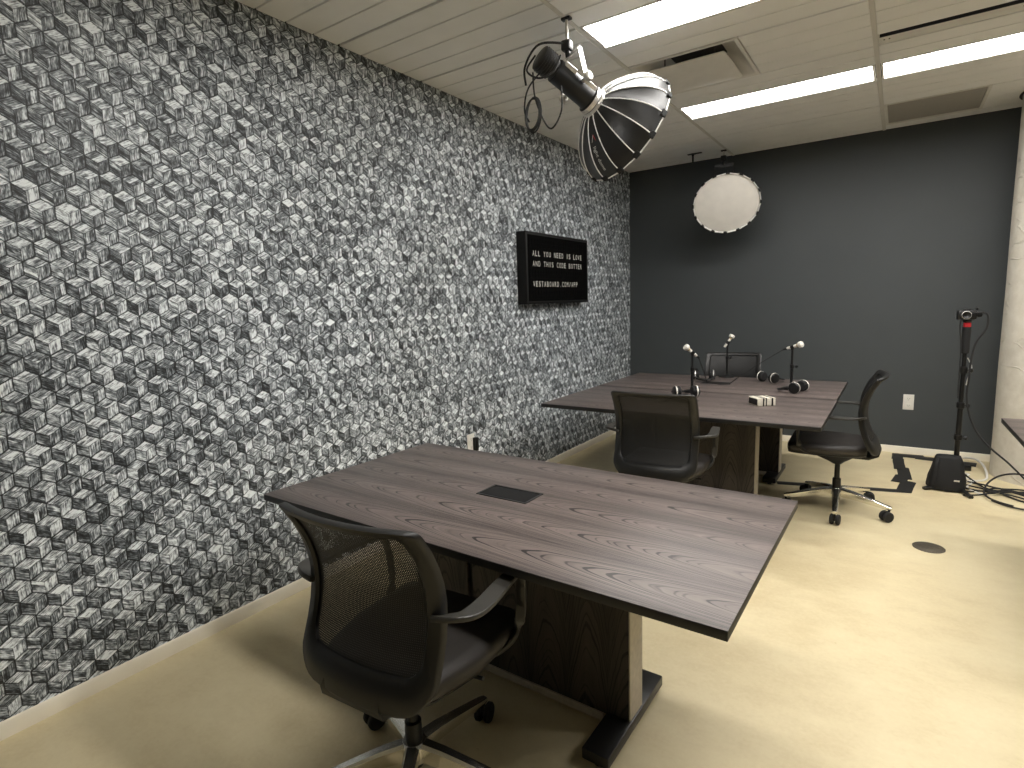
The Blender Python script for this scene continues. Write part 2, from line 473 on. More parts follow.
# ------------------------------------------------------------------ tables
def make_table(label, loc, rz):
    t = thing('conference_table', label, 'table', loc, rz, 'grey ash conference tables')
    LX, LY, T = 1.838, .966, .027
    mb = MB(); mb.mat(M['top']); mb.box((0, 0, .76 - T / 2), (LX, LY, T), bev=.0022, seg=2)
    for f in mb.bm.faces:
        pass
    mb.mat(M['edge'])
    for f in mb.bm.faces:
        if abs(f.calc_center_median().z - (.76 - T / 2)) < T / 2 - .0005 or f.calc_center_median().z < .76 - T + .001: f.material_index = mb.mi
    mb.build('tabletop', None, t, ang=30)
    # pedestal: veneered upright with a narrow joint
    hx, hy = .496, .052
    g = -.197
    mb = MB()
    mb.box(((-hx + g - .012) / 2 + .001, 0, .387), (g - .012 + hx - .004, 2 * hy, .682), bev=.0015, seg=1)
    mb.box(((g + .012 + hx) / 2 - .001, 0, .387), (hx - g - .012 - .004, 2 * hy, .682), bev=.0015, seg=1)
    mb.build('pedestal', M['veneer'], t)
    MB().box((g, 0, .387), (.026, 2 * hy - .03, .68)).build('joint', M['black'], t)
    for s in (-1, 1):
        mb = MB(); mb.box((s * (hx + .001), 0, .388), (.006, 2 * hy + .004, .680), bev=.0015, seg=1); mb.build('end_strip', M['taupe'], t)
        mb = MB(); mb.box((s * (hx - .038), 0, .035), (.096, .484, .040), bev=.004); ft = mb.build('foot', M['foot'], t)
        for q in (-.215, .215): MB().lathe([(.014, .0), (.016, .004), (.016, .010), (.008, .012), (.008, .02)], Matrix.Translation((s * (hx - .038), q, 0)), 14).build('glide', M['blackrub'], ft)
    for s in (-1, 1):
        mb = MB(); mb.box((0, s * (hy + .003), .033), (.800, .010, .030), bev=.0015, seg=1); mb.build('bottom_rail', M['taupe'], t)
    # flap with a sunk tray
    gx, gy, gw, gh = -.037, .022, .236, .128
    mb = MB()
    for a, b, w, h in ((0, gh / 2 - .005, gw, .010), (0, -gh / 2 + .005, gw, .010), (gw / 2 - .005, 0, .010, gh - .02), (-gw / 2 + .005, 0, .010, gh - .02)):
        mb.box((gx + a, gy + b, .7612), (w, h, .0035), bev=.001, seg=1)
    gf = mb.build('grommet_frame', M['black'], t)
    mb = MB(); mb.box((gx, gy, .7606), (gw - .022, gh - .022, .0018), bev=.0006, seg=1); mb.build('grommet_lid', M['signblack'], gf)
    return t
make_table('nearest grey wood conference table, standing alone with black chair behind its long side', (1.412, 1.714, 0), math.radians(-.7))
make_table('far grey wood conference table in the joined pair, side nearer the camera', (1.3600, 3.985, 0), math.radians(-.1))
make_table('far grey wood conference table in the joined pair, side nearer the dark wall', (1.3560, 4.962, 0), math.radians(-.1))

# ------------------------------------------------------------------ chairs
def back_y(z):
    K = [(.42, -.246), (.50, -.222), (.58, -.190), (.68, -.164), (.78, -.166), (.88, -.202), (.975, -.262)]
    if z <= K[0][0]: return K[0][1]
    for i in range(len(K) - 1):
        if z <= K[i + 1][0]:
            (z0, y0), (z1, y1) = K[i], K[i + 1]; t = (z - z0) / (z1 - z0)
            m0 = (y1 - (K[i - 1][1] if i else y0)) / (z1 - (K[i - 1][0] if i else z0))
            m1 = ((K[i + 2][1] if i + 2 < len(K) else y1) - y0) / ((K[i + 2][0] if i + 2 < len(K) else z1) - z0)
            h = z1 - z0
            return (2 * t ** 3 - 3 * t * t + 1) * y0 + (t ** 3 - 2 * t * t + t) * h * m0 + (-2 * t ** 3 + 3 * t * t) * y1 + (t ** 3 - t * t) * h * m1
    return K[-1][1]
def back_w(z): return .250 - .014 * max(0, (.52 - z) / .10)
def bmap(sx, z, off=0.):
    s = sx / .25
    return Vector((s * back_w(z), back_y(z) + .042 * s * s + off, z))

def make_chair():
    t = thing('office_chair', '', 'chair', (0, 0, 0), 0, 'black mesh office chairs on castors')
    z0, z1 = .452, .968; zc, hz = (z0 + z1) / 2, (z1 - z0) / 2
    outer = rrect(0, zc, .25, hz, (.022, .085), 6, 8)
    inner = rrect(0, zc + .032, .205, hz - .058, (.022, .050), 6, 8)
    sec = [(0, .009), (0, -.008), (.12, -.016), (.80, -.017), (1, -.008), (1.0, .006), (.85, .013), (.15, .013)]
    rv = []
    mb = MB()
    for a, o in sec:
        rv.append([mb.bm.verts.new(bmap(p[0] + (q[0] - p[0]) * a, p[1] + (q[1] - p[1]) * a, o)) for p, q in zip(outer, inner)])
    n = len(outer)
    for i in range(len(rv)):
        A, B = rv[i], rv[(i + 1) % len(rv)]
        for k in range(n): mb.face((A[k], A[(k + 1) % n], B[(k + 1) % n], B[k]))
    bf = mb.build('back_frame', M['frame'], t, ang=50)
    # mesh panel
    mb = MB(); uvl = mb.bm.loops.layers.uv.new('UVMap')
    nx, nz = 16, 20; gv = []
    for j in range(nz + 1):
        row = []
        for i in range(nx + 1):
            sx = -.209 + .418 * i / nx; z = (zc + .032) - (hz - .054) + 2 * (hz - .054) * j / nz
            v = mb.bm.verts.new(bmap(sx, z, -.001)); row.append((v, sx, z))
        gv.append(row)
    for j in range(nz):
        for i in range(nx):
            q = [gv[j][i], gv[j][i + 1], gv[j + 1][i + 1], gv[j + 1][i]]
            if (i in (0, nx - 1)) and (j in (0, nz - 1)): pass
            f = mb.face([a[0] for a in q])
            for lp, a in zip(f.loops, q): lp[uvl].uv = (a[1] + 1, a[2])
    mb.build('back_mesh', M['chairmesh'], t)
    # lower support behind the back, running under the seat
    mb = MB()
    mb.sweep([(0, .02, .385), (0, -.12, .385), (0, -.205, .405), (0, -.246, .450), (0, -.240, .500)], [.10, .20, .30, .33, .30], [.03, .032, .034, .028, .016], (1, 0, 0), 6) if False else None
    prof = [(.00, .400, .06), (-.10, .396, .08), (-.18, .402, .10), (-.235, .432, .115), (-.244, .462, .11), (-.232, .492, .10)]
    rings = []
    for y, z, w in [(-a[0], a[1], a[2]) for a in [( -p[0], p[1], p[2]) for p in prof]]:
        rings.append([Vector((x, y, z)) for x in (-w, -w * .5, 0, w * .5, w)] + [Vector((x, y + (.010 if z > .42 else 0), z + (.016 if z < .44 else .006))) for x in (w, w * .5, 0, -w * .5, -w)])
    mb.loft(rings); mb.build('back_support', M['frame'], t, ang=60)
    # seat
    def ring(hwx, yb, yf, z, r): return [Vector((a * (1 - .20 * min(1, max(0, (.02 - b) / .18))), min(b, .287 + (b - .287) * .35) if b > .287 else b, z)) for a, b in rrect(0, (yb + yf) / 2, hwx, (yf - yb) / 2, r, 6, 5)]
    mb = MB(); mb.loft([ring(.225, -0.155, .285, 0.445, .05), ring(.243, -0.168, .303, 0.451, .055), ring(.250, -0.172, .310, 0.469, .06), ring(.249, -0.171, .309, 0.489, .06), ring(.238, -0.164, .296, 0.503, .055), ring(.20, -0.139, .25, 0.510, .05), ring(.12, -0.084, .15, 0.510, .04), ring(.04, -0.025, .04, 0.509, .02)])
    mb.build('seat', M['leather'], t, ang=50)
    mb = MB(); mb.loft([ring(.10, -0.084, .12, 0.411, .04), ring(.20, -0.155, .265, 0.425, .05), ring(.232, -0.168, .296, 0.435, .055), ring(.238, -0.171, .300, 0.446, .055), ring(.20, -0.151, .26, 0.447, .05)])
    mb.build('seat_shell', M['black'], t, ang=50)
    mb = MB(); mb.loft([ring(.030, -0.025, .030, 0.333, .02), ring(.042, -0.042, .060, 0.353, .02), ring(.075, -0.084, .12, 0.385, .025), ring(.10, -0.118, .16, 0.409, .03), ring(.10, -0.118, .16, 0.419, .03)])
    mb.tube([(.08, .06, .398), (.19, .07, .395), (.225, .07, .398)], .006, 8)
    mb.build('tilt_mechanism', M['black'], t, ang=50)
    # arms: flat loops from the back frame forward, down and under the seat
    for s in (1, -1):
        mb = MB()
        mb.sweep([(s * .226, -.142, .704), (s * .268, -.132, .710), (s * .306, -.098, .712), (s * .312, -.03, .711), (s * .298, .08, .710), (s * .288, .165, .706), (s * .280, .205, .682), (s * .275, .222, .63), (s * .270, .226, .55), (s * .262, .212, .488), (s * .24, .17, .450), (s * .20, .12, .432), (s * .12, .07, .420)],
                 [.030, .046, .054, .054, .050, .044, .036, .032, .032, .034, .036, .036, .036], [.016, .015, .014, .014, .014, .014, .013, .012, .012, .013, .014, .014, .012], (s * .6, .0, 1.) if False else (0.0001, .35, 1), 6)
        mb.build('armrest', M['arm'], t, ang=45)
    # gas column
    mb = MB(); mb.lathe([(.026, .075), (.027, .17), (.026, .225), (.022, .228)], None, 24); mb.lathe([(.0165, .22), (.0165, .340)], None, 20)
    mb.build('gas_column', M['black'], t)
    # star base
    mb = MB(); mb.lathe([(.030, .096), (.042, .100), (.046, .115), (.044, .150), (.036, .162), (.030, .163)], None, 30)
    mb.build('hub', M['alu'], t)
    for k in range(5):
        a = math.radians(-90 + 6 + 72 * k); R = Matrix.Rotation(a, 4, 'Z')
        st = [(.036, .140, .050, .060), (.10, .134, .046, .054), (.18, .121, .042, .044), (.26, .106, .038, .034), (.315, .096, .034, .026), (.337, .092, .026, .018)]
        rings = []
        for x, z, w, h in st:
            w2, h2 = w / 2, h / 2
            pr = [(w2 * .72, -h2), (w2, -h2 * .2), (w2 * .9, h2 * .7), (w2 * .55, h2), (-w2 * .55, h2), (-w2 * .9, h2 * .7), (-w2, -h2 * .2), (-w2 * .72, -h2)]
            rings.append([R @ Vector((x, p, z - h2 * .3 + q)) for p, q in pr])
        mb = MB(); mb.loft(rings); mb.build('base_leg', M['alu'], t, ang=35)
        cp = R @ Vector((.322, 0, 0)); sw = Matrix.Rotation(a + .9 + k * 1.3, 4, 'Z'); T = Matrix.Translation(cp) @ sw
        mb = MB(); mb.tube([T @ Vector((0, 0, .088)), T @ Vector((0, 0, .045))], .008, 10)
        ring_ = []
        mb.box((0, 0, 0), (.028, .018, .026), bev=.004)
        for v in list(mb.bm.verts)[-0:]: pass
        vs = [v for v in mb.bm.verts if v.co.length < .05 and (v.co - cp).length > .2]
        for v in vs: v.co = T @ (v.co + Vector((-.010, 0, .042)))
        ca = mb.build('castor', M['black'], t)
        for s in (-1, 1):
            W = T @ Matrix.Translation((-.016, s * .018, .035)) @ Matrix.Rotation(PI / 2, 4, 'X')
            mb = MB(); mb.lathe([(.010, -.011), (.030, -.011), (.035, -.006), (.035, .006), (.030, .011), (.010, .011)], W, 24); mb.build('wheel', M['blackrub'], ca)
    return t
ch = make_chair()
ch.location = (1.418, 1.112, 0); ch.rotation_euler = (0, 0, math.radians(3.5))
def swivel(root, deg):
    for c in root.children:
        if c.name.split('.')[0] in ('base_leg', 'castor'): c.rotation_euler.z = math.radians(deg)
    return root
ch['label'] = 'nearest black mesh office chair, in the foreground at the lone table'
dup(ch, (1.436, 3.300, 0), math.radians(3.5), 'black mesh office chair seen from behind, between the near and far tables')
swivel(dup(ch, (2.306, 4.375, 0), math.radians(91.5), 'black office chair seen in side profile at the right end of the far tables'), -22)
dup(ch, (1.335, 5.420, 0), math.radians(186), 'black office chair with see-through back behind the far tables, facing the camera')
swivel(ch, 23)

# ------------------------------------------------------------------ softboxes on lamps
def softbox(label, lamp_label, Cc, n, r, depth, ll, ceil_pt, knob_side, logo=False, nrib=16, seen_front=False):
    n = Vector(n).normalized(); Cc = Vector(Cc)
    T = axis_matrix(Cc - n * depth, n)                      # local z along the beam, origin at the ring
    t = thing('softbox', label, 'softbox', tuple(Cc - n * depth), 0, 'round softboxes on hanging lamps')
    t.rotation_euler = T.to_euler()
    r0 = .066
    def prof(s): return r0 + (r - r0) * math.sin(min(1, s) * PI / 2) ** .92
    off = PI / nrib
    # cloth shell: flat gores between ribs, with thickness
    mb = MB(); NS = 12
    rings = []
    for j in range(NS + 1):
        s = (j / NS); rr = prof(s); z = depth * s ** 1.25
        ring_ = []
        for k in range(nrib):
            for q in range(3):
                a = (k + q / 3) * 2 * PI / nrib; sag = 1 - .030 * (1 if q else 0) * (4 * s * (1 - s) * .8 + .5)
                ring_.append(Vector((rr * sag * math.cos(a), rr * sag * math.sin(a), z)))
        rings.append(ring_)
    inn = [[v * 1.0 - Vector((v.x, v.y, 0)).normalized() * .003 for v in R_] for R_ in rings[::-1]]
    mb.mat(M['softfab']); mb.loft(rings, False); mb.loft([rings[-1], inn[0]], False)
    mb.mat(M['piping']); mb.loft(inn, False)
    mb.build('cloth_shell', None, t, ang=24)
    for k in range(nrib):
        a = k * 2 * PI / nrib
        pts = [(prof(j / NS) * math.cos(a) * 1.004, prof(j / NS) * math.sin(a) * 1.004, depth * (j / NS) ** 1.25 - .001) for j in range(NS)]
        mb = MB(); mb.tube(pts, .0030, 6); mb.build('rib', M['piping'], t)
    for k in range(nrib):
        mb = MB()
        a, b = (k + .14) * 2 * PI / nrib, (k + .86) * 2 * PI / nrib
        ch_ = math.cos(PI / nrib * .72) ; 
        pa, pb = Vector((r * math.cos(k * 2 * PI / nrib), r * math.sin(k * 2 * PI / nrib), depth)), Vector((r * math.cos((k + 1) * 2 * PI / nrib), r * math.sin((k + 1) * 2 * PI / nrib), depth))
        mb.tube([pa.lerp(pb, .16), pa.lerp(pb, .84)], .0042, 6)
        mb.build('rim_piping', M['piping'], t)
    for k in range(nrib):
        a = k * 2 * PI / nrib; c_ = Vector((r * math.cos(a), r * math.sin(a), depth - .008))
        R = Matrix.Rotation(a, 3, 'Z'); MB().box(c_, (.014, .036, .030), R, bev=.003, seg=1).build('rim_pocket', M['fabric'], t)
    # diffusion cloth
    mb = MB(); nn = 48
    mb.lathe([(r * .962, depth - .016), (r * .955, depth - .010), (r * .8, depth - .004), (r * .5, depth + .002), (r * .2, depth + .004), (.01, depth + .0045)], None, nn)
    mb.build('diffuser', M['diffuse'], t, ang=60)
    mb = MB(); mb.lathe([(.055, -.012), (.074, -.012), (.078, -.006), (.078, .006), (.068, .012), (.055, .012)], None, 32)
    for k in range(nrib): 
        a = k * 2 * PI / nrib; mb.tube([(.07 * math.cos(a), .07 * math.sin(a), -.004), (.078 * math.cos(a), .078 * math.sin(a), .012)], .0045, 6)
    mb.build('mounting_ring', M['silver'], t)
    if logo:
        Ti = T.inverted()
        cam = Ti @ Vector((2.60, 0, 1.5))
        # gore facing lower-left in the picture
        want = logo
        def on(s, a):
            rr = prof(s) * math.cos(PI / nrib) / math.cos(((a % (2 * PI / nrib)) - PI / nrib)) * 1.012 + .002
            return Vector((rr * math.cos(a), rr * math.sin(a), depth * s ** 1.25))
        am = (want + .5) * 2 * PI / nrib
        def lay(o_mesh, s_from, size, sc=1):
            pass
        def strip(o, s0, scale, name, mat_, cross0=0.):
            # text x runs along the gore toward the rim, y across it
            me = o
            for v in me.vertices:
                ds = v.co.x * scale / (depth * 1.25); s = s0 + ds
                rr = prof(s); da = (v.co.y * scale + cross0) / rr
                sign = -1 if strip.flip else 1
                v.co = on(s, am + sign * da) + Vector((math.cos(am), math.sin(am), -.3)) * (.0016)
            ob = bpy.data.objects.new(name, me); me.materials.clear(); me.materials.append(mat_); C.objects.link(ob); ob.parent = t
            return ob
        strip.flip = True
        # outward normal and handedness: along = +s, across = -angle gives readable text from outside
        strip(text_mesh('light dome', 1.0, fine=True), .42, .029, 'lettering', M['letter'], -.006)
        # two-stroke mark above the words
        for nm, poly, mt in (('emblem', [(0, -.5), (.16, -.5), (1.0, .02), (1.0, .16), (.82, .10)], M['letter']), ('emblem', [(0, .5), (.16, .5), (1.0, .16), (1.0, .02), (.82, .05)], M['red'])):
            me = bpy.data.meshes.new(nm); me.from_pydata([(1 - a, b, 0) for a, b in poly], [], [list(range(len(poly)))])
            strip(me, .27, .030, nm, mt, 0)
    # --- the lamp itself
    base = Cc - n * (depth + .012)
    lt = thing('studio_lamp', lamp_label, 'light', tuple(base), 0, 'hanging studio lamps'); lt.rotation_euler = T.to_euler()
    lr = .058
    mb = MB(); mb.lathe([(lr * .9, -.001), (lr * 1.22, -.001), (lr * 1.22, -.030), (lr * 1.05, -.034), (lr, -.060), (lr, -ll * .70), (lr * .95, -ll * .71)], None, 32)
    mb.build('lamp_body', M['black'], lt)
    MB().lathe([(lr * 1.235, -.004), (lr * 1.25, -.010), (lr * 1.25, -.024), (lr * 1.235, -.028)], None, 32, False).build('front_collar', M['silver'], lt)
    mb = MB(); mb.lathe([(lr * .86, -ll * .705), (lr * .86, -ll * .76), (lr * 1.06, -ll * .765), (lr * 1.06, -ll * .97), (lr * .9, -ll * .985)], None, 24)
    for k in range(5): mb.lathe([(lr * 1.02, -ll * (.79 + k * .035)), (lr * 1.12, -ll * (.79 + k * .035)), (lr * 1.12, -ll * (.80 + k * .035)), (lr * 1.02, -ll * (.80 + k * .035))], None, 24)
    mb.build('rear_housing', M['black'], lt)
    # silver heat-sink plate with slots on the upper side
    up = (T.to_3x3().inverted() @ Vector((.55, -.25, 1))); up.z = 0; up.normalize(); sd = Vector((0, 0, 1)).cross(up)
    R = Matrix((sd, up, Vector((0, 0, 1)))).transposed()
    mb = MB(); mb.mat(M['silver'])
    mb.box(up * (lr * .90) + Vector((0, 0, -ll * .20)), (.074, .030, ll * .22), R, bev=.006); mb.box(up * (lr * .90) + Vector((0, 0, -ll * .56)), (.070, .030, ll * .20), R, bev=.006)
    mb.mat(M['black'])
    for k in range(4): mb.box(up * (lr * .90 + .0145) + Vector((0, 0, -ll * (.13 + k * .045))), (.050, .004, .007), R @ Matrix.Rotation(.5, 3, 'Y'))
    for k in range(3): mb.box(up * (lr * .90 + .0145) + Vector((0, 0, -ll * (.51 + k * .045))), (.046, .004, .008), R)
    mb.build('vented_plate', None, lt)
    # yoke
    kn = Cc - n * (depth + ll * .36)
    Ti = lt.matrix_basis.inverted() if False else (Matrix.Translation(base) @ T.to_3x3().to_4x4()).inverted()
    ks = Vector(knob_side).normalized()
    ks = (ks - n * ks.dot(n)).normalized()
    cpt = Vector(ceil_pt)
    clampp = Vector((cpt.x, cpt.y, H - .135 if not seen_front else H - .08))
    a1 = kn + ks * (lr + .028); a2 = kn - ks * (lr + .028)
    topb = clampp + Vector((0, 0, -.03))
    ua = a1 + (topb - kn) * .86; ub = a2 + (topb - kn) * .86
    mb = MB()
    def bar(p, q, w, h):
        d = (q - p); Rm = axis_matrix((p + q) / 2, d, tuple(ks)).to_3x3(); mb.box(Ti @ ((p + q) / 2), (w, h, d.length), Ti.to_3x3() @ Rm, bev=.002, seg=1)
    bar(a1, ua, .034, .006); bar(a2, ua * 0 + ub, .034, .006); bar(ua, ub, .034, .006)
    mb.build('yoke', M['silver'] if not seen_front else M['black'], lt)
    for p_, s_ in ((a1, 1), (a2, -1)):
        Tk = Ti @ axis_matrix(p_, ks * s_)
        mb = MB(); mb.lathe([(.010, -.03), (.010, 0), (.020, .002), (.024, .006), (.024, .024), (.018, .028)], Tk, 20); mb.build('knob', M['silver'], lt)
    # ceiling clamp and rod
    mb = MB(); mid = (ua + ub) / 2
    mb.tube([Ti @ cpt, Ti @ clampp], .008, 10)
    mb.build('drop_rod', M['silver'], lt)
    mb = MB()
    mb.box(Ti @ clampp, (.05, .045, .05), Ti.to_3x3(), bev=.008); mb.tube([Ti @ clampp, Ti @ mid], .014, 10)
    MB().box(Ti @ (cpt + Vector((0, 0, -.008))), (.05, .03, .012), Ti.to_3x3(), bev=.002).build('ceiling_clip', M['black'], lt)
    mb.build('ceiling_clamp', M['black'], lt)
    return t, lt, Ti

def text_mesh(s, size, fine=False, ext=0.):
    cu = bpy.data.curves.new('lettering', 'FONT'); cu.body = s; cu.size = size; cu.align_x = 'LEFT'; cu.align_y = 'CENTER'; cu.extrude = ext; cu.resolution_u = 3
    o = bpy.data.objects.new('lettering', cu); C.objects.link(o)
    dg = bpy.context.evaluated_depsgraph_get(); me = bpy.data.meshes.new_from_object(o.evaluated_get(dg))
    bpy.data.objects.remove(o); me.name = 'lettering'; return me

n1 = Vector((.423, .77, -.478)).normalized(); C1 = Vector((1.319, 3.052, 2.416))
sb, lamp, Ti = softbox('large black round softbox seen from behind, with silver seams and light dome lettering', 'black studio lamp with silver yoke holding the softbox seen from behind',
        C1, n1, .300, .245, .37, (1.137, 2.715, H), (.85, -.35, .25), logo=11)
# power cable: hung coil below the rear of the lamp
endp = C1 - n1 * .60
mb = MB()
def W(x, y, z): return Ti @ Vector((x, y, z))
e = endp
mb.tube([W(e.x + .02, e.y - .02, e.z - .05), W(e.x - .05, e.y - .06, e.z - .14), W(e.x - .07, e.y - .07, e.z - .24), W(e.x - .05, e.y - .06, e.z - .30)], .0042, 6, smooth=8)
mb.tube([W(e.x + .12, e.y - .03, e.z - .16), W(e.x + .13, e.y - .05, e.z - .28), W(e.x + .08, e.y - .06, e.z - .355), W(e.x + .03, e.y - .06, e.z - .30), W(e.x - .02, e.y - .05, e.z - .18), W(e.x - .04, e.y - .03, e.z - .06)], .0042, 6, smooth=8)
for q in range(3):
    ph = q * .5
    mb.tube([W(e.x - .025 + (.040 + .004 * q) * math.cos(a * PI / 8 + ph), e.y - .07 + q * .008 + .01 * math.sin(a * PI / 8), e.z - .27 + (.075 + .005 * q) * math.sin(a * PI / 8 + ph)) for a in range(17)], .0042, 6, smooth=2)
mb.tube([W(e.x - .03, e.y - .02, e.z + .02), W(e.x - .05, e.y - .07, e.z - .06), W(e.x + .03, e.y - .09, e.z - .12), W(e.x + .10, e.y - .07, e.z - .10), W(e.x + .12, e.y - .03, e.z - .02)], .0048, 6, smooth=8)
mb.tube([W(e.x + .10, e.y + .03, e.z + .06), W(e.x + .02, e.y - .07, e.z + .04), W(e.x - .06, e.y - .07, e.z - .04), W(e.x - .07, e.y - .05, e.z - .12)], .006, 6, smooth=8)
mb.build('power_cable', M['blackrub'], lamp)

n2 = Vector((.225, -.79, -.57)).normalized()
softbox('white-fronted round softbox facing the camera, hung near the dark back wall', 'black studio lamp behind the white-fronted softbox at the back wall',
        (1.205, 5.685, 2.365), n2, .300, .22, .33, (1.104, 5.95, H), (.8, .2, 0), seen_front=True)
# small ceiling hook left of it
t = MB(); t.lathe([(.03, 0), (.03, -.006), (.012, -.010), (.009, -.03), (.009, -.075), (.004, -.08)], Matrix.Translation((.819, 5.90, H)), 16)
t.box((.84, 5.89, H - .004), (.14, .03, .008), bev=.002, seg=1)
tag(t.build('ceiling_hook', M['black']), 'small black hook under the ceiling left of the white-fronted softbox', 'hook')

# ------------------------------------------------------------------ split-flap sign
yA, yB, zA, zB = 3.898, 4.995, 1.492, 2.080
t = thing('message_board', 'black split-flap message board with white lettering on the patterned wall', 'sign', (0, (yA + yB) / 2, (zA + zB) / 2))
wy, wz = (yB - yA), (zB - zA)
MB().box((.0465, 0, 0), (.092, wy, wz), bev=.003).build('case', M['signblack'], t)
FY0 = 3.985 - (yA + yB) / 2; PITY = .0440; PZ = .0830
zrow = lambda r: 1.907 - (zA + zB) / 2 - (r - 1) * PZ
mb = MB(); mb.box((.0935, 0, 0), (.002, wy - .05, wz - .05)); 
for r in range(6):
    for c in range(22):
        yc = FY0 + (c - 1 + .42) * PITY
        mb.box((.0955, yc, zrow(r) + .0172), (.003, .038, .0325)); mb.box((.0955, yc, zrow(r) - .0172), (.003, .038, .0325))
mb.build('flap_grid', M['flap'], t, smooth=False)
mb = MB(); first = True
allv, allf = [], []
for r, s in ((1, 'ALL YOU NEED IS LOVE'), (2, 'AND THIS CODE BOTTER'), (4, 'VESTABOARD.COM/APP')):
    for i, c in enumerate(s):
        if c == ' ': continue
        me = text_mesh(c, 1.0)
        xs_ = [v.co.x for v in me.vertices]; ys_ = [v.co.y for v in me.vertices]; w = max(xs_) - min(xs_); h = max(ys_) - min(ys_)
        sx = .029 / w if c not in './I' else (.006 / w if c == '.' else (.008 / w if c == 'I' else .024 / w)); sz = .043 / h if c != '.' else .007 / h
        yc = FY0 + (i + .42) * PITY; zc = zrow(r) - (.018 if c == '.' else 0); b0 = len(allv)
        for v in me.vertices: allv.append((.0976, yc + (v.co.x - (max(xs_) + min(xs_)) / 2) * sx, zc + (v.co.y - (max(ys_) + min(ys_)) / 2) * sz))
        for p in me.polygons: allf.append([b0 + k for k in p.vertices])
        bpy.data.meshes.remove(me)
me = bpy.data.meshes.new('lettering'); me.from_pydata(allv, [], allf); me.materials.append(M['letter'])
o = bpy.data.objects.new('lettering', me); C.objects.link(o); o.parent = t

# outlets
def outlet(label, loc, rz, shade_block=False):
    t = thing('wall_outlet', label, 'outlet', loc, rz)          # plate faces local -y
    MB().box((0, -.003, 0), (.082, .006, .142), bev=.002).build('cover_plate', M['white'], t)
    for z in (.032, -.032):
        mb = MB().mat(M['white']); mb.box((0, -.0075, z), (.036, .003, .034), bev=.001, seg=1); mb.mat(M['black'])
        for x in (-.007, .007): mb.box((x, -.0092, z + .003), (.002, .001, .009))
        mb.box((0, -.0092, z - .010), (.004, .001, .004))
        mb.build('socket', None, t)
    if shade_block:
        MB().box((.03, -.025, -.01), (.03, .034, .10), bev=.004).build('shade_block', M['black'], t)  # black block stands in for the shadow beside the plate
    return t
outlet('white double wall outlet low on the dark back wall', (2.718, D, .485), 0)
outlet('white wall outlet on the patterned wall just behind the nearest table', (0, 3.20, .475), PI / 2, True)

# ------------------------------------------------------------------ desktop things
ZT = .7602
def mic(loc, aim, label, pole_h=.300, cable_to=None):
    t = thing('microphone', label, 'microphone', loc, 0, 'pearl white microphones on desk stands')
    MB().lathe([(.066, 0), (.068, .003), (.066, .012), (.055, .016), (.014, .020), (.012, .030)], None, 32).build('stand_base', M['black'], t)
    MB().lathe([(.0105, .018), (.0105, .165), (.015, .167), (.015, .195), (.0085, .197), (.0075, pole_h)], None, 16).build('pole', M['black'], t)
    mb = MB(); mb.lathe([(.004, 0), (.004, .014), (.011, .016), (.011, .026)], axis_matrix((.012, 0, .182), (1, -.25, 0)), 14); mb.build('clutch_knob', M['black'], t)
    a = Vector(aim).normalized(); side = a.cross(Vector((0, 0, 1))).normalized()
    p0 = Vector((0, 0, pole_h))
    mb = MB(); mb.box(p0 + Vector((0, 0, .004)), (.022, .022, .022), bev=.004); Tm = axis_matrix(p0 + Vector((0, 0, .020)) - a * .012, a)
    mb.lathe([(.016, 0), (.016, .028), (.0135, .028), (.0135, 0)], Tm, 20, False); mb.build('clip', M['black'], t)
    Tb = axis_matrix(p0 + Vector((0, 0, .020)) - a * .045, a)
    b = MB(); b.lathe([(.008, -.004), (.0105, 0), (.0125, .03), (.0130, .075), (.0120, .085)], Tb, 20); b.build('body', M['micw'], t)
    MB().lathe([(.0125, .084), (.0145, .087), (.0145, .094), (.0125, .097)], Tb, 20).build('collar', M['gold'], t)
    MB().lathe([(.014, .096), (.020, .099), (.0245, .104), (.0255, .112), (.0255, .121), (.0235, .127), (.018, .1295), (.003, .130)], Tb, 24).build('head', M['micw'], t)
    if cable_to:
        q = Tb @ Vector((0, 0, -.02)); e_ = Vector(cable_to) - Vector(loc)
        mb = MB(); mb.lathe([(.008, -.034), (.0085, -.004)], Tb, 12)
        e_.z = .0045
        if len(cable_to) > 3: pass
        mid = (q + e_) / 2 + Vector((0, 0, .012))
        mb.tube([Tb @ Vector((0, 0, -.03)), q.lerp(mid, .5) + Vector((0, 0, .004)), mid, mid.lerp(e_, .6) + Vector((0, 0, .004)), e_], .0034, 6, smooth=6)
        mb.build('cable', M['blackrub'], t)
    return t
mic((1.277, 4.437, ZT), (-.50, -.62, .62), 'white microphone on black stand at left, just beyond the chair back', .295, (1.25, 4.96, ZT))
mic((1.310, 5.400, ZT), (.48, .30, .85), 'white microphone tilted upward on the stand nearest the dark wall', .300)
mic((1.928, 4.868, ZT), (.86, -.42, .30), 'white microphone on the rightmost stand, pointing at the side-view chair', .315, (1.44, 4.95, ZT))
# slack cable lying between
def desk_cable(pts, label):
    mb = MB(); mb.tube(pts, .0034, 6, smooth=8); tag(mb.build('cable', M['blackrub']), label, 'cable')
desk_cable([(1.45, 4.935, ZT + .0035), (1.38, 4.90, ZT + .0035), (1.30, 4.95, ZT + .0035), (1.22, 4.99, ZT + .0035), (1.15, 4.96, ZT + .0035)], 'black cable lying loose on the far tables between the microphones')

